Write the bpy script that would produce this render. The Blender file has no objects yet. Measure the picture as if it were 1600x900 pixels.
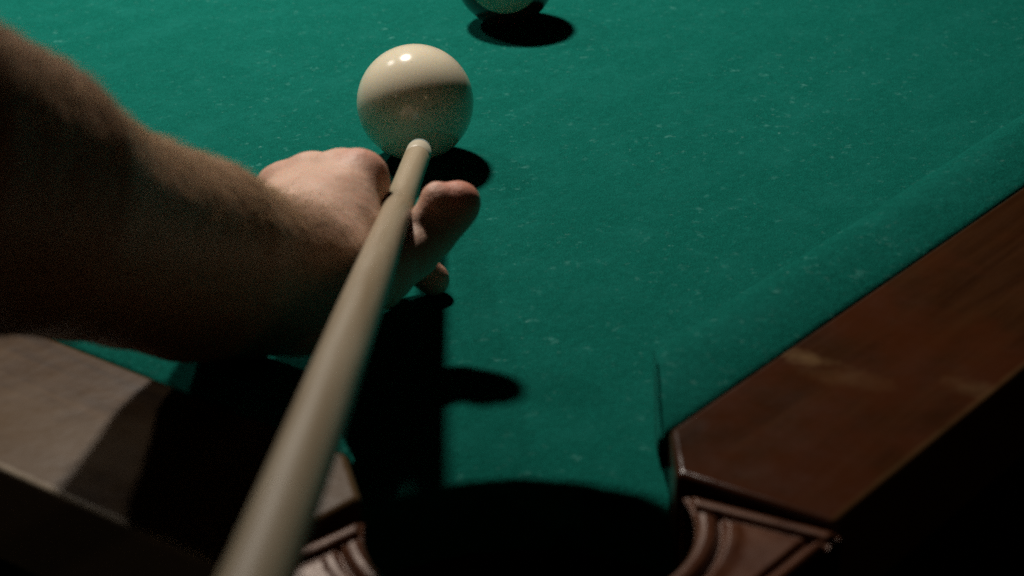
import bpy, bmesh, math, random
import numpy as np
from mathutils import Vector, Matrix, noise as mnoise

random.seed(7); np.random.seed(7)
C = bpy.context.scene.collection
MM = 0.001

# ------------------------------------------------------------------ camera
cam_d = bpy.data.cameras.new('camera')
cam = bpy.data.objects.new('camera', cam_d); C.objects.link(cam)
cam_r = Vector((0.61602849, -0.78755102, -0.01650128))
cam_u = Vector((0.34813768, 0.25340529, 0.90254413))
cam_f = Vector((0.70661805, 0.56173761, -0.43028106))
cam_p = Vector((-0.51373, -0.40268, 0.43489))
m = Matrix((cam_r, cam_u, -cam_f)).transposed().to_4x4()
m.translation = cam_p
cam.matrix_world = m
cam_d.sensor_width = 36.0
cam_d.lens = 3630.06 / 1600 * 36
cam_d.clip_start = 0.02; cam_d.clip_end = 60
cam_d.dof.use_dof = True
cam_d.dof.focus_distance = 1.13
cam_d.dof.aperture_fstop = 11.0
bpy.context.scene.camera = cam

# ------------------------------------------------------------------ world, lamps, exposure
sc = bpy.context.scene
sc.view_settings.view_transform = 'Standard'
sc.view_settings.look = 'None'
sc.view_settings.exposure = 0.0
sc.view_settings.gamma = 1.0
sc.cycles.use_denoising = False
sc.cycles.use_adaptive_sampling = True; sc.cycles.adaptive_threshold = 0.03; sc.cycles.adaptive_min_samples = 40
sc.cycles.max_bounces = 6; sc.cycles.diffuse_bounces = 1
sc.cycles.caustics_reflective = False; sc.cycles.caustics_refractive = False
sc.cycles.sample_clamp_direct = 3.0; sc.cycles.sample_clamp_indirect = 2.0
w = bpy.data.worlds.new('World'); sc.world = w; w.use_nodes = True
w.node_tree.nodes['Background'].inputs[0].default_value = (1.0, 0.72, 0.5, 1)
w.node_tree.nodes['Background'].inputs[1].default_value = 0.0015

def spot(name, loc, target, power, angle, blend, radius, color):
    l = bpy.data.lights.new(name, 'SPOT'); l.energy = power
    l.spot_size = math.radians(angle); l.spot_blend = blend
    l.shadow_soft_size = radius; l.color = color
    o = bpy.data.objects.new(name, l); C.objects.link(o)
    o.location = loc
    o.rotation_euler = (Vector(target) - Vector(loc)).to_track_quat('-Z', 'Y').to_euler()
    return o

# two shaded bulbs of the lamp that hangs over the table, ahead and to the left
spot('key_lamp', (0.566, 0.758, 0.850), (0.35, 0.55, 0), 54, 112, 1.0, 0.048, (1.0, 0.93, 0.84))
spot('second_lamp', (0.380, 1.200, 0.950), (0.25, 0.45, 0), 12.0, 110, 0.9, 0.036, (1.0, 0.95, 0.88))
# small bulbs far behind the player
def bulb(name, loc, power, r, color):
    l = bpy.data.lights.new(name, 'POINT'); l.energy = power; l.shadow_soft_size = r; l.color = color
    o = bpy.data.objects.new(name, l); C.objects.link(o); o.location = loc
bulb('room_bulb', (-0.70, -1.77, 1.26), 1.0, 0.028, (1.0, 0.66, 0.36))
bulb('room_bulb', (-1.98, 0.43, 1.28), 0.55, 0.024, (1.0, 0.80, 0.60))

# ------------------------------------------------------------------ helpers
def tag(o, label=None, cat=None, group=None, kind=None):
    if label: o['label'] = label
    if cat: o['category'] = cat
    if group: o['group'] = group
    if kind: o['kind'] = kind
    return o
def empty(name, loc=(0, 0, 0)):
    o = bpy.data.objects.new(name, None); C.objects.link(o); o.location = loc
    o.empty_display_size = 0.02
    return o
def mesh_obj(name, verts, faces, mat, parent=None, smooth=True, loc=(0, 0, 0)):
    me = bpy.data.meshes.new(name); me.from_pydata([tuple(v) for v in verts], [], [tuple(f) for f in faces])
    me.validate(); me.update()
    if smooth: me.polygons.foreach_set('use_smooth', [True] * len(me.polygons))
    me.materials.append(mat)
    o = bpy.data.objects.new(name, me); C.objects.link(o); o.location = loc
    if parent:
        o.parent = parent
    return o
def bm_obj(name, bm, mat, parent=None, smooth=False, loc=(0, 0, 0)):
    me = bpy.data.meshes.new(name); bm.normal_update(); bm.to_mesh(me); bm.free()
    if smooth: me.polygons.foreach_set('use_smooth', [True] * len(me.polygons))
    me.materials.append(mat)
    o = bpy.data.objects.new(name, me); C.objects.link(o); o.location = loc
    if parent: o.parent = parent
    return o

class NT:
    def __init__(self, name):
        self.m = bpy.data.materials.new(name); self.m.use_nodes = True
        self.t = self.m.node_tree; self.b = self.t.nodes['Principled BSDF']
        self.co = self.n('ShaderNodeTexCoord')
    def n(self, typ, **kw):
        x = self.t.nodes.new(typ)
        for k, v in kw.items(): setattr(x, k, v)
        return x
    def link(self, a, b): self.t.links.new(a, b)
    def mapping(self, scale=(1, 1, 1), rot=(0, 0, 0), src='Object'):
        mp = self.n('ShaderNodeMapping'); mp.inputs['Scale'].default_value = scale; mp.inputs['Rotation'].default_value = rot
        self.link(self.co.outputs[src], mp.inputs[0]); return mp.outputs[0]
    def noise(self, scale, detail=2, rough=0.5, vec=None, dist=0.0):
        x = self.n('ShaderNodeTexNoise'); x.inputs['Scale'].default_value = scale
        x.inputs['Detail'].default_value = detail; x.inputs['Roughness'].default_value = rough
        x.inputs['Distortion'].default_value = dist
        self.link(vec if vec else self.co.outputs['Object'], x.inputs['Vector']); return x.outputs['Fac']
    def ramp(self, fac, stops, interp='LINEAR'):
        r = self.n('ShaderNodeValToRGB'); r.color_ramp.interpolation = interp
        e = r.color_ramp.elements
        while len(e) < len(stops): e.new(0.5)
        for el, (p, c) in zip(e, stops):
            el.position = p; el.color = (c if len(c) == 4 else (*c, 1)) if hasattr(c, '__len__') else (c, c, c, 1)
        self.link(fac, r.inputs[0]); return r.outputs[0]
    def mix(self, fac, a, b, mode='MIX'):
        x = self.n('ShaderNodeMix', data_type='RGBA', blend_type=mode)
        for s, v in ((x.inputs[0], fac), (x.inputs[6], a), (x.inputs[7], b)):
            if isinstance(v, (int, float)): s.default_value = v
            elif isinstance(v, tuple): s.default_value = (*v, 1)
            else: self.link(v, s)
        return x.outputs[2]
    def math(self, op, a, b=None):
        x = self.n('ShaderNodeMath', operation=op)
        for s, v in ((x.inputs[0], a), (x.inputs[1], b)):
            if v is None: continue
            if isinstance(v, (int, float)): s.default_value = v
            else: self.link(v, s)
        return x.outputs[0]
    def bump(self, h, strength, dist, prev=None):
        x = self.n('ShaderNodeBump'); x.inputs['Strength'].default_value = strength; x.inputs['Distance'].default_value = dist
        self.link(h, x.inputs['Height'])
        if prev: self.link(prev, x.inputs['Normal'])
        return x.outputs[0]
    def set(self, **kw):
        for k, v in kw.items():
            s = self.b.inputs[k.replace('_', ' ')]
            if isinstance(v, (int, float)): s.default_value = v
            elif isinstance(v, tuple): s.default_value = (*v, 1) if len(v) == 3 and s.type == 'RGBA' else v
            else: self.link(v, s)
        return self

# ------------------------------------------------------------------ materials
def cloth_material():
    t = NT('green_baize')
    fine = t.noise(1500, 2, 0.7)
    mid = t.noise(260, 3, 0.6)
    big = t.noise(14, 4, 0.6)
    base = t.mix(t.ramp(fine, [(0.30, 0.0), (0.70, 1.0)]), (0.0006, 0.040, 0.029), (0.0085, 0.185, 0.141))
    base = t.mix(t.ramp(mid, [(0.30, 0.55), (0.70, 1.0)]), (0.0012, 0.052, 0.037), base)
    base = t.mix(t.ramp(big, [(0.30, 0.84), (0.70, 1.0)]), (0.0015, 0.066, 0.048), base)
    # chalk dust: many faint blurred dabs, a few brighter ones, and soft smears
    s1 = t.noise(120, 4, 0.68); s1b = t.noise(210, 3, 0.7)
    s2 = t.noise(13, 2, 0.5)
    clump = t.ramp(s2, [(0.36, 0.15), (0.60, 1.0)])
    sp = t.math('MULTIPLY', t.ramp(s1, [(0.60, 0.0), (0.78, 1.0)]), clump)
    base = t.mix(t.math('MULTIPLY', sp, 0.75), base, (0.075, 0.265, 0.228))
    sp = t.math('MULTIPLY', t.ramp(s1b, [(0.64, 0.0), (0.76, 1.0)]), clump)
    base = t.mix(t.math('MULTIPLY', sp, 0.65), base, (0.10, 0.27, 0.235))
    s3 = t.noise(42, 4, 0.65)
    base = t.mix(t.math('MULTIPLY', t.ramp(s3, [(0.47, 0.0), (0.75, 1.0)]), 0.30), base, (0.012, 0.150, 0.120))
    # ball tracks worn along the cushion
    trk = t.noise(1.0, 4, 0.6, t.mapping((2.2, 46, 20), (0, 0, 0.10)), 0.5)
    base = t.mix(t.math('MULTIPLY', t.ramp(trk, [(0.52, 0.0), (0.75, 1.0)]), 0.22), base, (0.010, 0.145, 0.118))
    t.set(Base_Color=base, Roughness=1.0, Specular_IOR_Level=0.02)
    nb = t.bump(fine, 0.5, 0.0006); nb = t.bump(mid, 0.3, 0.0015, nb)
    t.link(nb, t.b.inputs['Normal'])
    return t.m
def wood_material(name, dark, light, red, rough=(0.30, 0.46), along='x', coat=0.35, spec=0.5, painted_glints=(), edge_wear_glint=(0.20, 0.12, 0.05, 0.5)):
    t = NT(name)
    sc_ = (3.0, 42.0, 42.0) if along == 'x' else (42.0, 3.0, 42.0)
    v = t.mapping(sc_)
    g = t.noise(1.0, 6, 0.65, v, 1.2)
    g2 = t.noise(3.4, 4, 0.6, v, 0.4)
    blotch = t.noise(16, 4, 0.62)
    fine = t.noise(900, 2, 0.7)
    base = t.mix(t.ramp(g, [(0.30, 0.0), (0.70, 1.0)]), dark, light)
    base = t.mix(t.ramp(g2, [(0.42, 0.0), (0.75, 0.6)]), base, dark)
    base = t.mix(t.ramp(blotch, [(0.44, 0.0), (0.60, 0.75)]), base, red)
    base = t.mix(t.math('MULTIPLY', t.ramp(fine, [(0.45, 0.0), (0.75, 1.0)]), 0.25), base, light)
    sm = t.noise(38, 5, 0.7)
    r = t.ramp(sm, [(0.30, rough[0]), (0.70, rough[1])])
    for (c, rz, sx, sy, amt) in painted_glints:  # soft reflections on the rail top, put into the base colour
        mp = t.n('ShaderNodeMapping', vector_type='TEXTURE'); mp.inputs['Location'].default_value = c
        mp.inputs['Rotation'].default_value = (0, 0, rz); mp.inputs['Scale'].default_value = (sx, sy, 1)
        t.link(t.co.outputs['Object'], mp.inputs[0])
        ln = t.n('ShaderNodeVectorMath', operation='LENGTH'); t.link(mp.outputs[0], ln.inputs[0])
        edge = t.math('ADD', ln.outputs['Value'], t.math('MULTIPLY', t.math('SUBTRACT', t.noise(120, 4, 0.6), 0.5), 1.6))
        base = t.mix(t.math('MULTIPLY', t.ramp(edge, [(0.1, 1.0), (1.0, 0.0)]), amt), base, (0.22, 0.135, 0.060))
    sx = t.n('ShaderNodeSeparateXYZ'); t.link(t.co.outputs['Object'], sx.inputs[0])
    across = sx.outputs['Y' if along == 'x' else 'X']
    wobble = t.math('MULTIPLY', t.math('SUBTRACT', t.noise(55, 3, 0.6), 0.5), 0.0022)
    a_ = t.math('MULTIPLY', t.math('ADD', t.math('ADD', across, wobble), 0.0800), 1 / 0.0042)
    base = t.mix(t.math('MULTIPLY', t.ramp(a_, [(0.15, 1.0), (1.0, 0.0)]), edge_wear_glint[3]), base, edge_wear_glint[:3])  # outer edge strip: wear on the right rail, painted highlight on the left
    t.set(Base_Color=base, Roughness=r, Specular_IOR_Level=spec, Coat_Weight=coat, Coat_Roughness=0.22)
    nb = t.bump(g2, 0.10, 0.0006); nb = t.bump(blotch, 0.20, 0.004, nb); nb = t.bump(fine, 0.16, 0.0002, nb)
    t.link(nb, t.b.inputs['Normal'])
    return t.m
def casting_material():
    t = NT('reddish_brown_casting')
    b1 = t.noise(70, 4, 0.6); fine = t.noise(1300, 2, 0.7)
    base = t.mix(t.ramp(b1, [(0.35, 0.0), (0.70, 1.0)]), (0.070, 0.020, 0.008), (0.120, 0.040, 0.016))
    base = t.mix(t.math('MULTIPLY', fine, 0.35), base, (0.05, 0.018, 0.008))
    t.set(Base_Color=base, Roughness=t.ramp(t.noise(90, 3), [(0.3, 0.34), (0.7, 0.46)]), Specular_IOR_Level=0.20, Specular_Tint=(1.0, 0.75, 0.60))
    t.link(t.bump(fine, 0.25, 0.0002, t.bump(b1, 0.2, 0.001)), t.b.inputs['Normal'])
    return t.m
def plain(name, col, rough=0.6, spec=0.4, nscale=300, amt=0.3):
    t = NT(name)
    n1 = t.noise(nscale, 3, 0.6)
    base = t.mix(t.math('MULTIPLY', n1, amt), col, tuple(c * 0.45 for c in col))
    t.set(Base_Color=base, Roughness=rough, Specular_IOR_Level=spec)
    t.link(t.bump(n1, 0.2, 0.0004), t.b.inputs['Normal'])
    return t.m
def ball_material(name, body, stripe=None, axis=None, thr=0.64):
    t = NT(name)
    g = t.noise(900, 2, 0.7); b1 = t.noise(60, 4, 0.6)
    base = t.mix(t.math('MULTIPLY', t.ramp(b1, [(0.42, 0.0), (0.75, 1.0)]), 0.25), body, tuple(c * 0.8 for c in body))
    base = t.mix(t.math('MULTIPLY', g, 0.12), base, tuple(c * 0.6 for c in body))
    # tiny dents and nicks
    nick = t.ramp(t.noise(150, 1, 0.5), [(0.735, 0.0), (0.76, 1.0)])
    base = t.mix(t.math('MULTIPLY', nick, 0.45), base, (0.30, 0.24, 0.16))
    if stripe:
        d = t.n('ShaderNodeVectorMath', operation='DOT_PRODUCT'); nrm = t.n('ShaderNodeVectorMath', operation='NORMALIZE')
        t.link(t.co.outputs['Object'], nrm.inputs[0]); t.link(nrm.outputs[0], d.inputs[0]); d.inputs[1].default_value = axis
        ab = t.math('ABSOLUTE', d.outputs['Value'])
        base = t.mix(t.ramp(ab, [(thr - 0.008, 1.0), (thr + 0.008, 0.0)]), base, stripe)
    t.set(Base_Color=base, Roughness=0.16, Specular_IOR_Level=0.5, Coat_Weight=0.25, Coat_Roughness=0.13)
    t.b.inputs['Subsurface Weight'].default_value = 0.25; t.b.inputs['Subsurface Radius'].default_value = (1.0, 0.75, 0.45); t.b.inputs['Subsurface Scale'].default_value = 0.006
    return t.m
def skin_material():
    t = NT('skin')
    big = t.noise(38, 4, 0.6); mid = t.noise(150, 3, 0.6)
    v = t.n('ShaderNodeTexVoronoi', feature='DISTANCE_TO_EDGE'); v.inputs['Scale'].default_value = 620
    t.link(t.co.outputs['Object'], v.inputs['Vector'])
    fine = t.noise(1400, 2, 0.7)
    base = t.mix(t.ramp(big, [(0.34, 0.0), (0.68, 1.0)]), (0.56, 0.345, 0.245), (0.66, 0.43, 0.32))
    base = t.mix(t.ramp(mid, [(0.50, 0.0), (0.78, 0.5)]), base, (0.60, 0.27, 0.18))
    base = t.mix(t.math('MULTIPLY', fine, 0.25), base, (0.34, 0.17, 0.10))
    at = t.n('ShaderNodeVertexColor'); at.layer_name = 'redness'
    base = t.mix(at.outputs['Color'], base, (0.50, 0.13, 0.075))
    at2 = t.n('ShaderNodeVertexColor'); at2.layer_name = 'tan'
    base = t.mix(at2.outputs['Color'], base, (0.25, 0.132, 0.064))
    t.set(Base_Color=base, Roughness=0.55, Specular_IOR_Level=0.35)
    t.b.inputs['Subsurface Weight'].default_value = 0.12
    t.b.inputs['Subsurface Radius'].default_value = (1.0, 0.35, 0.2)
    t.b.inputs['Subsurface Scale'].default_value = 0.003
    wr = t.noise(260, 5, 0.7, t.mapping((1.0, 0.55, 1.0), (0, 0, 0.7)), 1.0)
    nb = t.bump(v.outputs['Distance'], 0.22, 0.0005); nb = t.bump(wr, 0.35, 0.0012, nb); nb = t.bump(big, 0.3, 0.003, nb)
    t.link(nb, t.b.inputs['Normal'])
    return t.m
def shaft_material():
    t = NT('maple_shaft')
    v = t.mapping((60, 60, 4)); g = t.noise(2.0, 5, 0.6, v, 0.6); fine = t.noise(1100, 2, 0.7)
    base = t.mix(t.ramp(g, [(0.3, 0.0), (0.7, 1.0)]), (0.29, 0.21, 0.12), (0.45, 0.37, 0.26))
    base = t.mix(t.math('MULTIPLY', fine, 0.25), base, (0.24, 0.18, 0.11))
    t.set(Base_Color=base, Roughness=0.40, Specular_IOR_Level=0.5)
    t.link(t.bump(g, 0.12, 0.0003), t.b.inputs['Normal'])
    return t.m

M_cloth = cloth_material()
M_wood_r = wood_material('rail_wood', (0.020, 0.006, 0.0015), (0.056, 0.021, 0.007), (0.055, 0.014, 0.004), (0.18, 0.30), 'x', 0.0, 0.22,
    [((0.1550, -0.0100, 0.038), -1.5, 0.015, 0.0070, 0.50), ((0.1500, -0.0300, 0.038), -1.4, 0.022, 0.0090, 0.16), ((0.1700, -0.0720, 0.038), -1.45, 0.014, 0.0080, 0.18)])  # lighter patches that paint blurred reflections on the wood
M_wood_l = wood_material('rail_wood_across', (0.026, 0.012, 0.004), (0.100, 0.050, 0.015), (0.115, 0.070, 0.034), (0.30, 0.44), 'y', 0.0, 0.05, edge_wear_glint=(0.60, 0.50, 0.38, 0.85))  # the pale edge colour paints a highlight along the left rail
M_cast = casting_material()
M_black = plain('black_leather', (0.006, 0.006, 0.006), 0.8, 0.15)
M_dark = plain('dark_stained_wood', (0.012, 0.007, 0.005), 0.55, 0.3)
M_floor = plain('floor_dark', (0.02, 0.014, 0.01), 0.7, 0.2, 8)
M_cueball = ball_material('ivory_resin', (0.74, 0.66, 0.49))
_ax = (-cam_f + cam_u * -0.12 + cam_r * -0.02).normalized()
M_striped = ball_material('striped_resin', (0.50, 0.46, 0.33), (0.055, 0.012, 0.010), tuple(_ax), 0.66)
M_skin = skin_material()
M_shaft = shaft_material()
M_ferrule = plain('white_ferrule', (0.50, 0.44, 0.33), 0.4, 0.5, 500, 0.15)
M_tip = plain('chalky_leather_tip', (0.32, 0.38, 0.36), 0.95, 0.1, 900, 0.5)
M_ring = plain('ferrule_joint', (0.22, 0.15, 0.09), 0.5, 0.4)
M_hair = plain('brown_hair', (0.50, 0.34, 0.19), 0.8, 0.1)

# ------------------------------------------------------------------ setting: floor
mesh_obj('floor', [(-6, -6, -0.80), (6, -6, -0.80), (6, 6, -0.80), (-6, 6, -0.80)], [(0, 1, 2, 3)], M_floor)['kind'] = 'structure'

# ------------------------------------------------------------------ the pool table
H = 0.038
table = empty('pool_table', (0, 0, 0))
tag(table, 'pool table with green cloth and brown wooden rails around a black corner pocket', 'pool table')
FAR = 1.30

def cloth_bed():
    c = Vector((0.003, 0.007)); R = 0.0865
    a0, a1, n = math.radians(-42), math.radians(132), 96
    prof = [(0.0055, 0.0), (0.0036, -0.0004), (0.0018, -0.0016), (0.0006, -0.0034), (0.0, -0.006), (0.0, -0.030)]
    vs, fs = [], []
    for (dr, z) in prof:
        for i in range(n + 1):
            a = a0 + (a1 - a0) * i / n
            wob = 0.0003 * math.sin(i * 0.31) + 0.0003 * math.sin(i * 0.73 + 1) + 0.0001 * math.sin(i * 1.9)
            rr = R + dr + wob
            vs.append((c.x + rr * math.cos(a), c.y + rr * math.sin(a), z))
    for k in range(len(prof) - 1):
        for i in range(n):
            a = k * (n + 1) + i
            fs.append((a, a + 1, a + n + 2, a + n + 1))
    # flat bed as fan strips from the arc out to the far edges
    rings = [0.12, 0.2, 0.35, 0.6, 1.0]
    outer = []
    for i in range(n + 1):
        a = a0 + (a1 - a0) * i / n
        d = Vector((math.cos(a), math.sin(a)))
        lo, tmax = -0.06, 10
        if d.x > 1e-6: tmax = min(tmax, (FAR - c.x) / d.x)
        if d.y > 1e-6: tmax = min(tmax, (FAR - c.y) / d.y)
        if d.x < -1e-6: tmax = min(tmax, (-0.078 - c.x) / d.x)
        if d.y < -1e-6: tmax = min(tmax, (-0.078 - c.y) / d.y)
        outer.append((c.x + d.x * tmax, c.y + d.y * tmax))
    prev = 0
    for t in (0.02, 0.08, 0.25, 0.55, 1.0):
        base = len(vs)
        for i in range(n + 1):
            x0, y0, _ = vs[i]
            vs.append((x0 + (outer[i][0] - x0) * t, y0 + (outer[i][1] - y0) * t, 0.0))
        for i in range(n):
            fs.append((prev + i, base + i, base + i + 1, prev + i + 1))
        prev = base
    # the square corner the fan cuts off
    k = min(range(n + 1), key=lambda i: abs(outer[i][0] - FAR) + abs(outer[i][1] - FAR))
    vs.append((FAR, FAR, 0.0)); e = len(vs) - 1
    for i in (k - 1, k):
        fs.append((prev + i, e, prev + i + 1)) if 0 <= i < n else None
    return mesh_obj('bed_cloth', vs, fs, M_cloth, table)
cloth_bed()

def cushion(swap, parent):
    # profile from the wood edge (offset 0.003) out to the nose (0.046) and back under
    prof = [(0.0032, 0.020), (0.0032, 0.0325), (0.0042, 0.0338), (0.0062, 0.0345), (0.012, 0.0354), (0.018, 0.0362), (0.024, 0.0368), (0.030, 0.0370), (0.036, 0.0364),
            (0.042, 0.0342), (0.0448, 0.0326), (0.0463, 0.0307), (0.0467, 0.0288), (0.0458, 0.0268), (0.0430, 0.024), (0.0395, 0.015), (0.036, 0.0004)]
    NL = 60
    vs, fs = [], []
    for k in range(NL + 1):
        t = (k / NL) ** 1.8
        for (o, z) in prof:
            # the mouth end is cut along the facing line
            x0 = 0.0790 + (o - 0.003) * (0.1365 - 0.0790) / 0.0435
            if k == 0: x0 += 0.0008
            x = x0 + (FAR - x0) * t
            wv = 0.0003 * math.sin(x * 37) + 0.0002 * math.sin(x * 91 + 2)
            vs.append((x, o + (wv if o > 0.02 else 0), z + (wv * 0.5 if z > 0.03 else 0)))
    n = len(prof)
    for k in range(NL):
        for i in range(n - 1):
            a = k * n + i; fs.append((a, a + 1, a + n + 1, a + n))
    fs.append(tuple(range(n)))
    if swap:
        vs = [(y, x, z) for (x, y, z) in vs]; fs = [tuple(reversed(f)) for f in fs]
    o = mesh_obj('cushion', vs, fs, M_cloth, parent)
    return o

def extrude_outline(pts, ztop, zbot, bev, segs=4):
    """closed outline (counter-clockwise) -> bmesh solid with rounded top edges"""
    bm = bmesh.new()
    vb = [bm.verts.new((x, y, zbot)) for x, y in pts]
    vt = [bm.verts.new((x, y, ztop)) for x, y in pts]
    n = len(pts)
    bm.faces.new(vt); bm.faces.new(list(reversed(vb)))
    for i in range(n): bm.faces.new((vb[i], vb[(i + 1) % n], vt[(i + 1) % n], vt[i]))
    bm.normal_update()
    te = [e for e in bm.edges if all(abs(v.co.z - ztop) < 1e-6 for v in e.verts)]
    be = [e for e in bm.edges if all(abs(v.co.z - zbot) < 1e-6 for v in e.verts)]
    ve = [e for e in bm.edges if e not in te and e not in be]
    bmesh.ops.bevel(bm, geom=te + ve, offset=bev, segments=segs, profile=0.5, affect='EDGES')
    return bm

def rail(swap, parent, mat, name='wooden_rail'):
    pts = [(0.0800, 0.0), (0.0560, -0.0195), (0.0600, -0.0795)]
    far = [(FAR, -0.0795), (FAR, 0.0)]
    P = pts + far
    if swap: P = [(y, x) for x, y in reversed(P)]
    bm = extrude_outline(P, H, 0.0, 0.0028, 6)
    o = bm_obj(name, bm, mat, parent)
    for p in o.data.polygons: p.use_smooth = False
    o.data.polygons.foreach_set('use_smooth', [p.area < 2e-3 and max(abs(p.normal.z), abs(p.normal.x), abs(p.normal.y)) < 0.999 for p in o.data.polygons])
    # outer lower moulding of the rail
    q = [(0.0640, -0.0765), (FAR, -0.0765), (FAR, -0.020), (0.0640, -0.020)]
    if swap: q = [(y, x) for x, y in reversed(q)]
    bm = extrude_outline(q, -0.002, -0.060, 0.004, 3)
    bm_obj('lower_moulding', bm, M_dark, o)
    return o
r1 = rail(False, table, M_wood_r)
r1['label'] = 'dark brown wooden rail on the right of the pocket'
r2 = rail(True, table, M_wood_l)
r2['label'] = 'mottled brown wooden rail on the left of the pocket'
cushion(False, table); cushion(True, table)

# corner casting with raised rims and grooves
def casting():
    cx, cy, R = 0.0020, 0.0020, 0.0545
    def inner(s):
        a = math.radians(-33 - (204) * s)
        return Vector((cx + R * math.cos(a), cy + R * math.sin(a)))
    O = 0.0835; rc = 0.045; e = 0.0572
    def outer(s):
        # straight, rounded corner, straight
        L1 = (e + O - rc); Lc = math.pi / 2 * rc; tot = 2 * L1 + Lc
        d = s * tot
        if d < L1: return Vector((e - d, -O))
        d -= L1
        if d < Lc:
            a = -math.pi / 2 - d / rc
            return Vector((-O + rc + rc * math.cos(a), -O + rc + rc * math.sin(a)))
        d -= Lc
        return Vector((-O, -O + rc + d))
    def conc(n):     # parameters packed towards both ends
        t = np.linspace(0, 1, n); return 0.5 - 0.5 * np.cos(np.pi * t) * (1 - 0.0)
    S = np.concatenate([np.linspace(0, 0.12, 60)[:-1], np.linspace(0.12, 0.88, 130)[:-1], np.linspace(0.88, 1, 60)])
    T = np.concatenate([np.linspace(0, 0.42, 44)[:-1], np.linspace(0.42, 0.62, 6)[:-1], np.linspace(0.62, 1, 36)])
    bnd = [inner(s) for s in np.linspace(0, 1, 400)]
    bnd_end = [inner(0).lerp(outer(0), t) for t in np.linspace(0, 1, 120)] + [inner(1).lerp(outer(1), t) for t in np.linspace(0, 1, 120)]
    bnd_out = [outer(s) for s in np.linspace(0, 1, 400)]
    A = np.array([tuple(v) for v in bnd]); B = np.array([tuple(v) for v in bnd_end]); D = np.array([tuple(v) for v in bnd_out])
    P = np.array([[tuple(inner(s).lerp(outer(s), t)) for t in T] for s in S])
    nS, nT = P.shape[:2]; Q = P.reshape(-1, 2)
    dist = lambda K: np.sqrt(((Q[:, None, :] - K[None]) ** 2).sum(-1)).min(1) * 1000
    di, de, do = dist(A), dist(B), dist(D)
    prof_i = np.interp(di, [0, 0.5, 1.6, 3.4, 5.6, 7.0, 7.6, 9.0, 9.8, 11.2, 13.5, 16, 40], [-3.0, -1.4, -0.2, 0.5, 0.1, -1.0, -3.0, -3.0, -1.4, -0.5, -0.7, -1.5, -1.5])
    prof_e = np.interp(de, [0, 0.5, 1.5, 3.0, 5.0, 6.0, 6.8, 7.6, 9, 40], [-2.6, -1.0, 0.1, 0.5, 0.2, -0.6, -2.0, -1.9, -1.4, -1.4])
    prof_o = np.interp(do, [0, 0.5, 1.5, 3.0, 4.4, 5.2, 8.2, 9.2, 40], [-2.6, -1.0, 0.1, 0.5, -0.4, -3.4, -3.2, -1.5, -1.5])
    def blend(z1, d1, z2, d2, k=1.2):
        w_ = 1 / (1 + np.exp((d1 - d2) / k)); return z1 * w_ + z2 * (1 - w_)
    # whichever border is nearest gives the height; rims stay on top where they meet
    z = np.where(di < 8, prof_i, -1.5)
    z = np.minimum(np.where(di < 15, prof_i, -1.5), np.where(do < 12, prof_o, 9))
    z = np.where((do < 4.4) & (di > 4), np.maximum(prof_o, -3), z)
    z = np.where(de < 6, np.where(np.minimum(di, do) < 1.6, np.minimum(prof_e, np.minimum(prof_i, prof_o)), prof_e), np.where((de < 9) & (z > -1.6), np.minimum(z, prof_e), z))
    z = z * MM + H - 0.0008
    Z = z.reshape(nS, nT)
    for _ in range(2):
        Z[1:-1, 1:-1] = (Z[1:-1, 1:-1] * 4 + Z[:-2, 1:-1] + Z[2:, 1:-1] + Z[1:-1, :-2] + Z[1:-1, 2:]) / 8
    vs = [(P[i, j, 0], P[i, j, 1], Z[i, j]) for i in range(nS) for j in range(nT)]
    fs = [(i * nT + j, i * nT + j + 1, (i + 1) * nT + j + 1, (i + 1) * nT + j) for i in range(nS - 1) for j in range(nT - 1)]
    # skirt all the way round
    loop = [i * nT for i in range(nS)] + [(nS - 1) * nT + j for j in range(1, nT)] + [i * nT + nT - 1 for i in range(nS - 2, -1, -1)] + [j for j in range(nT - 2, 0, -1)]
    base = len(vs)
    for k in loop: vs.append((vs[k][0], vs[k][1], -0.045))
    n = len(loop)
    for k in range(n): fs.append((loop[k], base + k, base + (k + 1) % n, loop[(k + 1) % n]))
    o = mesh_obj('corner_casting', vs, fs, M_cast, table)
    o['label'] = 'reddish brown moulded corner piece with raised rims'
    return o
casting()

# black pocket bag below
def liner():
    vs, fs = [], []
    prof = [(0.092, -0.012), (0.088, -0.02), (0.080, -0.05), (0.074, -0.10), (0.066, -0.15), (0.045, -0.175), (0.0, -0.18)]
    n = 48
    for (r, z) in prof:
        for i in range(n):
            a = 2 * math.pi * i / n; vs.append((0.006 + r * math.cos(a), 0.008 + r * math.sin(a), z))
    for k in range(len(prof) - 1):
        for i in range(n): fs.append((k * n + i, k * n + (i + 1) % n, (k + 1) * n + (i + 1) % n, (k + 1) * n + i))
    return mesh_obj('pocket_bag', vs, fs, M_black, table)
liner()
# slate body and skirt boards under the rails
for sw in (False, True):
    q = [(0.075, -0.072), (FAR, -0.072), (FAR, -0.048), (0.075, -0.048)]
    if sw: q = [(y, x) for x, y in reversed(q)]
    bm_obj('skirt_board', extrude_outline(q, -0.0605, -0.24, 0.002, 2), M_dark, table)

# ------------------------------------------------------------------ balls
def ball(name, loc, mat, label):
    bm = bmesh.new(); bmesh.ops.create_uvsphere(bm, u_segments=96, v_segments=64, radius=0.0286)
    o = bm_obj(name, bm, mat, None, True, loc)
    tag(o, label, 'billiard ball'); return o
ball('cue_ball', (0.2917, 0.2959, 0.0286), M_cueball, 'ivory white cue ball in front of the tip of the cue')
ball('striped_ball', (0.4757, 0.3846, 0.0286), M_striped, 'pale ball with a dark band, cut off by the top edge of the photo')

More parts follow.
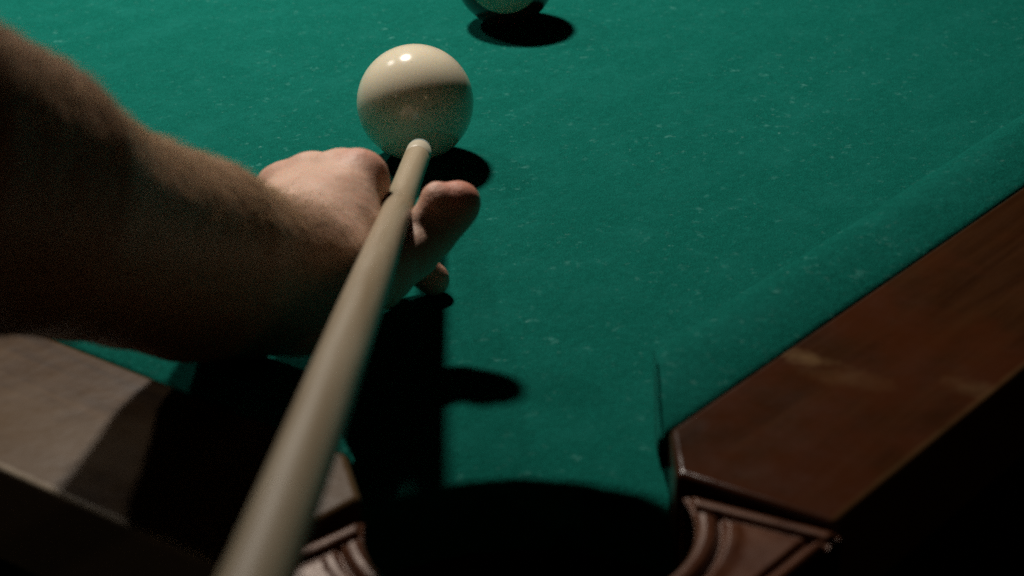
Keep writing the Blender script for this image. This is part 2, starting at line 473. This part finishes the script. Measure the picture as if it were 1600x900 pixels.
# ------------------------------------------------------------------ pool cue
tip = Vector((0.2490, 0.2575, 0.0262))
far_pt = Vector((-0.1881, -0.0680, 0.1436))
ax = (far_pt - tip).normalized()
rotm = ax.to_track_quat('Z', 'Y').to_matrix().to_4x4(); rotm.translation = tip
cue = empty('pool_cue'); cue.matrix_world = rotm
tag(cue, 'pale wooden pool cue aimed at the cue ball across the bridge hand', 'pool cue')
def lathe(name, prof, mat, parent, n=48):
    vs, fs = [], []
    for (t, r) in prof:
        for i in range(n):
            a = 2 * math.pi * i / n; vs.append((r * MM * math.cos(a), r * MM * math.sin(a), t * MM))
    for k in range(len(prof) - 1):
        for i in range(n): fs.append((k * n + i, k * n + (i + 1) % n, (k + 1) * n + (i + 1) % n, (k + 1) * n + i))
    fs.append(tuple(reversed(range(n)))); fs.append(tuple((len(prof) - 1) * n + i for i in range(n)))
    return mesh_obj(name, vs, fs, mat, parent)
lathe('leather_tip', [(-4.5, 0.6), (-4.3, 2.0), (-3.7, 3.6), (-2.6, 4.9), (-1.4, 5.6), (0, 5.9), (3.0, 6.0)], M_tip, cue)
lathe('ferrule', [(3.05, 5.7), (3.1, 5.95), (20, 6.0), (20.2, 5.8)], M_ferrule, cue)
lathe('joint_ring', [(20.2, 5.93), (21.0, 5.93)], M_ring, cue)
R_ = [(21.0, 5.8), (21.2, 6.02), (90, 6.1), (160, 6.4), (240, 7.3), (320, 7.9), (440, 8.3), (560, 8.7), (760, 12.0), (800, 12.2)]
prof = []
for k in range(len(R_) - 1):
    m_ = 1 if k == 0 else 8
    for j in range(m_):
        f_ = j / m_; prof.append((R_[k][0] + (R_[k + 1][0] - R_[k][0]) * f_, R_[k][1] + (R_[k + 1][1] - R_[k][1]) * f_))
prof.append(R_[-1])
lathe('shaft', prof, M_shaft, cue)
lathe('butt', [(800.2, 12.0), (801, 12.4), (1000, 13.6), (1300, 14.6), (1395, 14.8), (1400, 13.0)], M_dark, cue)

# ------------------------------------------------------------------ the player's bridge arm and hand (one continuous skin)
# joint positions and radii in millimetres
LIMB = {
    'fore': [(-202.6, 96.9, 226.8, 48.0), (-155.5, 106.3, 200.3, 44.5), (-103.5, 119.8, 163.9, 41.0), (-67.0, 132.9, 136.3, 34.2), (-21.4, 152.1, 108.5, 33.0), (12.7, 162.9, 90.2, 32.0), (38.9, 167.4, 74.1, 28.0), (67.0, 167.2, 57.2, 24.5)],
    'ulnar': [(-158.0, 104.5, 193.9, 44.0), (-103.5, 120.4, 160.0, 41.0), (-63.6, 137.3, 131.3, 36.0), (-27.3, 151.7, 107.6, 34.5), (10.0, 160.9, 83.1, 34.5), (37.6, 166.2, 65.7, 29.5), (64.8, 165.7, 51.6, 23.0), (97.0, 180.9, 38.3, 18.0)],
    'palm': [[(66.2, 168.8, 57.9, 23.0), (137.4, 236.0, 48.9, 10.5)], [(66.5, 168.4, 57.8, 24.0), (140.5, 223.8, 54.1, 11.0)], [(67.6, 166.8, 57.6, 24.0), (139.9, 207.1, 59.3, 11.2)], [(69.0, 164.8, 57.3, 23.0), (139.1, 196.2, 62.3, 10.6)], [(72.9, 164.6, 54.2, 19.0), (106.6, 178.4, 50.9, 17.0), (134.9, 196.0, 50.6, 10.5)], [(76.8, 171.8, 51.3, 19.0), (115.2, 204.4, 40.8, 18.0), (137.9, 234.5, 40.8, 12.0)], [(73.0, 163.1, 52.4, 19.0), (95.3, 165.4, 43.3, 15.0), (113.7, 164.2, 39.4, 12.5)], [(137.4, 236.0, 48.9, 10.0), (140.4, 223.7, 53.9, 10.5), (139.8, 206.9, 58.8, 10.5), (139.1, 196.2, 62.3, 10.2)]],
    'fingers': [[(139.4, 196.4, 63.3, 10.6), (157.8, 206.3, 36.5, 9.3), (169.5, 198.6, 17.8, 8.2), (175.4, 188.5, 7.4, 7.4)], [(140.3, 207.3, 60.3, 11.2), (161.9, 226.5, 27.7, 9.5), (162.7, 220.1, 11.5, 8.6), (159.7, 206.8, 5.5, 7.8)], [(140.8, 224.0, 54.9, 10.6), (162.4, 246.9, 22.8, 9.2), (159.5, 239.9, 8.8, 8.2), (152.0, 222.1, 5.8, 7.6)], [(137.6, 236.2, 49.4, 9.6), (155.8, 258.4, 22.2, 8.2), (154.1, 254.7, 9.9, 7.4), (146.6, 239.7, 6.0, 6.9)]],
    'thumb': [(113.7, 164.2, 39.4, 12.5), (133.2, 163.4, 42.5, 10.4), (144.9, 161.8, 47.9, 9.8), (150.8, 158.2, 55.2, 9.6), (154.7, 155.9, 58.7, 9.4)],
    'lobe': [(148.1, 161.2, 61.7, 7.0), (147.2, 159.8, 58.4, 7.4), (142.8, 162.6, 52.4, 8.4)],
    'knobs': [(140.9, 196.8, 66.1, 9.2), (142.2, 209.6, 61.7, 9.0), (142.1, 225.4, 56.7, 8.6), (133.9, 235.3, 53.8, 9.0)],
}
def smin(a, b, k):
    h = np.clip(0.5 + 0.5 * (b - a) / k, 0, 1)
    return b + (a - b) * h - k * h * (1 - h)
def cone_field(G, o, h, a, b):
    """distance field of a tapered limb segment"""
    a = np.array(a); b = np.array(b)
    ab = b[:3] - a[:3]; L2 = max(ab @ ab, 1e-6)
    X, Y, Z = G
    t = ((X - a[0]) * ab[0] + (Y - a[1]) * ab[1] + (Z - a[2]) * ab[2]) / L2
    t = np.clip(t, 0, 1)
    dx = X - a[0] - t * ab[0]; dy = Y - a[1] - t * ab[1]; dz = Z - a[2] - t * ab[2]
    return np.sqrt(dx * dx + dy * dy + dz * dz) - (a[3] + (b[3] - a[3]) * t)
def surface_nets(F, org, h):
    s = F < 0
    nx, ny, nz = F.shape
    c = [s[i:nx - 1 + i, j:ny - 1 + j, k:nz - 1 + k] for i in (0, 1) for j in (0, 1) for k in (0, 1)]
    cnt = sum(x.astype(np.int8) for x in c)
    act = (cnt > 0) & (cnt < 8)
    idx = -np.ones(act.shape, dtype=np.int64); ii = np.argwhere(act); idx[act] = np.arange(len(ii))
    acc = np.zeros((len(ii), 3)); num = np.zeros(len(ii))
    cor = [(i, j, k) for i in (0, 1) for j in (0, 1) for k in (0, 1)]
    for p in cor:
        for ax_ in range(3):
            if p[ax_] == 1: continue
            q = list(p); q[ax_] = 1
            fa = F[ii[:, 0] + p[0], ii[:, 1] + p[1], ii[:, 2] + p[2]]
            fb = F[ii[:, 0] + q[0], ii[:, 1] + q[1], ii[:, 2] + q[2]]
            mk = (fa < 0) != (fb < 0)
            t = np.where(mk, fa / np.where(mk, fa - fb, 1), 0)
            pt = np.array(p, float)[None].repeat(len(ii), 0); pt[:, ax_] += t
            acc[mk] += pt[mk]; num[mk] += 1
    V = (ii + acc / num[:, None]) * h + np.array(org)
    faces = []
    for ax_ in range(3):
        o1, o2 = [(1, 2), (2, 0), (0, 1)][ax_]
        sl = [slice(1, -1)] * 3; sl[ax_] = slice(0, -1)
        a = s[tuple(sl)]; sl2 = list(sl); sl2[ax_] = slice(1, None) ; 
        b = s[tuple(sl2)]
        e = np.argwhere(a != b)
        for k_ in range(3):
            if k_ != ax_: e[:, k_] += 1
        d1 = np.zeros(3, int); d1[o1] = 1; d2 = np.zeros(3, int); d2[o2] = 1
        q = [e, e - d1, e - d1 - d2, e - d2]
        q = [idx[x[:, 0], x[:, 1], x[:, 2]] for x in q]
        inside = s[e[:, 0], e[:, 1], e[:, 2]]
        f = np.stack(q, 1); f[~inside] = f[~inside][:, ::-1]
        faces.append(f)
    return V, np.concatenate(faces)

def limb_mesh():
    h = 1.7
    allp = []
    def walk(v):
        if isinstance(v, tuple): allp.append(v)
        else:
            for x in v: walk(x)
    for v in LIMB.values(): walk(v)
    P = np.array(allp); lo = (P[:, :3] - P[:, 3:]).min(0) - 6; hi = (P[:, :3] + P[:, 3:]).max(0) + 6
    N = np.ceil((hi - lo) / h).astype(int) + 1
    BIG = 60.0
    def field(chains, k):
        F = np.full(N, BIG, dtype=np.float32)
        for ch in chains:
            for a, b in zip(ch[:-1], ch[1:]):
                aa, bb = np.array(a), np.array(b); rr = max(aa[3], bb[3]) + 14
                l = np.clip(((np.minimum(aa[:3], bb[:3]) - rr - lo) / h).astype(int), 0, N)
                u_ = np.clip(((np.maximum(aa[:3], bb[:3]) + rr - lo) / h).astype(int) + 1, 0, N)
                G = np.meshgrid(*[lo[i] + h * np.arange(l[i], u_[i]) for i in range(3)], indexing='ij', sparse=True)
                D = cone_field(G, None, h, a, b).astype(np.float32)
                S = (slice(l[0], u_[0]), slice(l[1], u_[1]), slice(l[2], u_[2]))
                F[S] = smin(F[S], D, k)
        return F
    arm = smin(field([LIMB['fore']], 2), field([LIMB['ulnar']], 2), 8)
    palm = field(LIMB['palm'], 9)
    F = smin(arm, palm, 14)
    for ch in LIMB['fingers']:
        f = field([ch], 2.5)
        if ch is LIMB['fingers'][0]: FF = f
        else: FF = smin(FF, f, 1.0)
    F = smin(F, FF, 5)
    F = smin(F, field([LIMB['thumb']], 4), 5)
    F = smin(F, field([LIMB['lobe']], 3), 1.2)
    kn = [[k, k] for k in LIMB['knobs']]
    F = smin(F, field(kn, 3), 6)
    V, Q = surface_nets(F, lo, h)
    return V, Q
V, Q = limb_mesh()
# orientation, Laplacian smoothing, tendons, creases
person = mesh_obj('person', V * MM, Q.tolist(), M_skin)
tag(person, 'bare left forearm and bridge hand on the green cloth, holding up the cue', 'person')
bm = bmesh.new(); bm.from_mesh(person.data)
bmesh.ops.recalc_face_normals(bm, faces=bm.faces)
for _ in range(2): bmesh.ops.smooth_vert(bm, verts=bm.verts, factor=0.5, use_axis_x=True, use_axis_y=True, use_axis_z=True)
bm.verts.ensure_lookup_table(); bm.normal_update()
wrist = np.array(LIMB['palm'][2][0][:3]); 
def seg_d(p, a, b):
    a = np.array(a[:3]); b = np.array(b[:3]); ab = b - a; t = np.clip(((p - a) @ ab) / (ab @ ab), 0, 1)
    return np.linalg.norm(p - a - t[:, None] * ab, axis=1), t
Pm = np.array([v.co[:] for v in bm.verts]) * 1000
Nm = np.array([v.normal[:] for v in bm.verts])
disp = np.zeros(len(Pm))
up = np.clip(Nm[:, 2], 0, 1)
off = np.array([0, 0, 14.0])
for k in range(4):                      # extensor tendons over the back of the hand
    kn = np.array(LIMB['knobs'][3 - k][:3]); d, t = seg_d(Pm, np.append(wrist + off + (k - 1.5) * np.array([3.0, -3.0, 0]), 0), np.append(kn + np.array([0, 0, 5]), 0))
    disp += 0.9 * np.exp(-(d / 4.5) ** 2) * up * np.clip(t * 3, 0, 1)
for i, p in enumerate(Pm):
    n1 = mnoise.noise(Vector(p) * 0.055); n2 = mnoise.noise(Vector(p) * 0.17)
    disp[i] += 0.55 * n1 + 0.25 * n2
for v, d in zip(bm.verts, disp): v.co += v.normal * (d * MM)
bm.to_mesh(person.data); bm.free()
me = person.data
me.polygons.foreach_set('use_smooth', [True] * len(me.polygons))
Pm = np.array([v.co[:] for v in me.vertices]) * 1000
red = np.zeros(len(Pm))
for k, (rad, amt) in zip(range(4), ((9, .75), (7, .3), (7, .2), (8, .25))):
    d = np.linalg.norm(Pm - np.array(LIMB['knobs'][k][:3]) - np.array([2, 0, 4]), axis=1); red = np.maximum(red, amt * np.exp(-(d / rad) ** 2))
d, t = seg_d(Pm, LIMB['thumb'][2], LIMB['thumb'][4]); red = np.maximum(red, 0.6 * np.exp(-(np.clip(d - 8, 0, 99) / 6) ** 2) * np.clip(t * 2, 0, 1))
d, t = seg_d(Pm, LIMB['fingers'][0][2], LIMB['fingers'][0][3]); red = np.maximum(red, 0.3 * np.exp(-(np.clip(d - 7, 0, 99) / 4) ** 2))
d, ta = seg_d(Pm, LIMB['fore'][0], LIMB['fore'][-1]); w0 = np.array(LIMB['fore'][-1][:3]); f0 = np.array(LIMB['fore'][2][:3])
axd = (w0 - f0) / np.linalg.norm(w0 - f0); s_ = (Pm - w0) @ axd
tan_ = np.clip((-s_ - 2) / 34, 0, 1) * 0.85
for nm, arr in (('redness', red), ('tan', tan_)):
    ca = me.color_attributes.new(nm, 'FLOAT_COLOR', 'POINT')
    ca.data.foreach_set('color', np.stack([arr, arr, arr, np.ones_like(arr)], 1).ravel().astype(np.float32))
sub = person.modifiers.new('sub', 'SUBSURF'); sub.levels = 0; sub.render_levels = 1

# hair of the forearm
def hairs():
    me = person.data
    P = np.array([v.co[:] for v in me.vertices]); Nn = np.array([v.normal[:] for v in me.vertices])
    s = (P * 1000 - w0) @ axd
    prob = np.clip((-s + 22) / 50, 0, 1) * np.clip((Nn[:, 2] - 0.1) * 2.2, 0, 1)
    cand = np.where(prob > np.random.rand(len(P)))[0]
    pick = np.random.choice(cand, 7500)
    vs, fs = [], []
    side = np.cross(axd, [0, 0, 1]); side /= np.linalg.norm(side)
    for i in pick:
        n = Nn[i]; p = P[i] + np.cross(n, axd) * random.uniform(-1, 1) * MM + axd * random.uniform(-1, 1) * MM
        L = random.uniform(3.5, 9.5) * MM; r = random.uniform(0.06, 0.11) * MM
        t = axd * random.uniform(0.5, 1.0) + side * random.uniform(-0.5, 0.7) ; t -= n * (t @ n); t /= np.linalg.norm(t)
        lift = random.uniform(0.25, 0.75)
        prev = p - n * 0.3 * MM; b = len(vs); K = 4
        e1 = np.cross(t, n); 
        for k in range(K + 1):
            q = k / K
            c = p + t * L * q + n * L * (lift * q * (1 - 0.55 * q)) - n * 0.2 * MM
            rr = r * (1 - 0.8 * q)
            for a in (0, 2.094, 4.189): vs.append(c + e1 * rr * math.cos(a) + n * rr * math.sin(a))
            if k < K:
                for a in range(3):
                    fs.append((b + 3 * k + a, b + 3 * k + (a + 1) % 3, b + 3 * k + 3 + (a + 1) % 3, b + 3 * k + 3 + a))
    o = mesh_obj('arm_hair', vs, fs, M_hair, person)
    o['kind'] = 'stuff'
hairs()
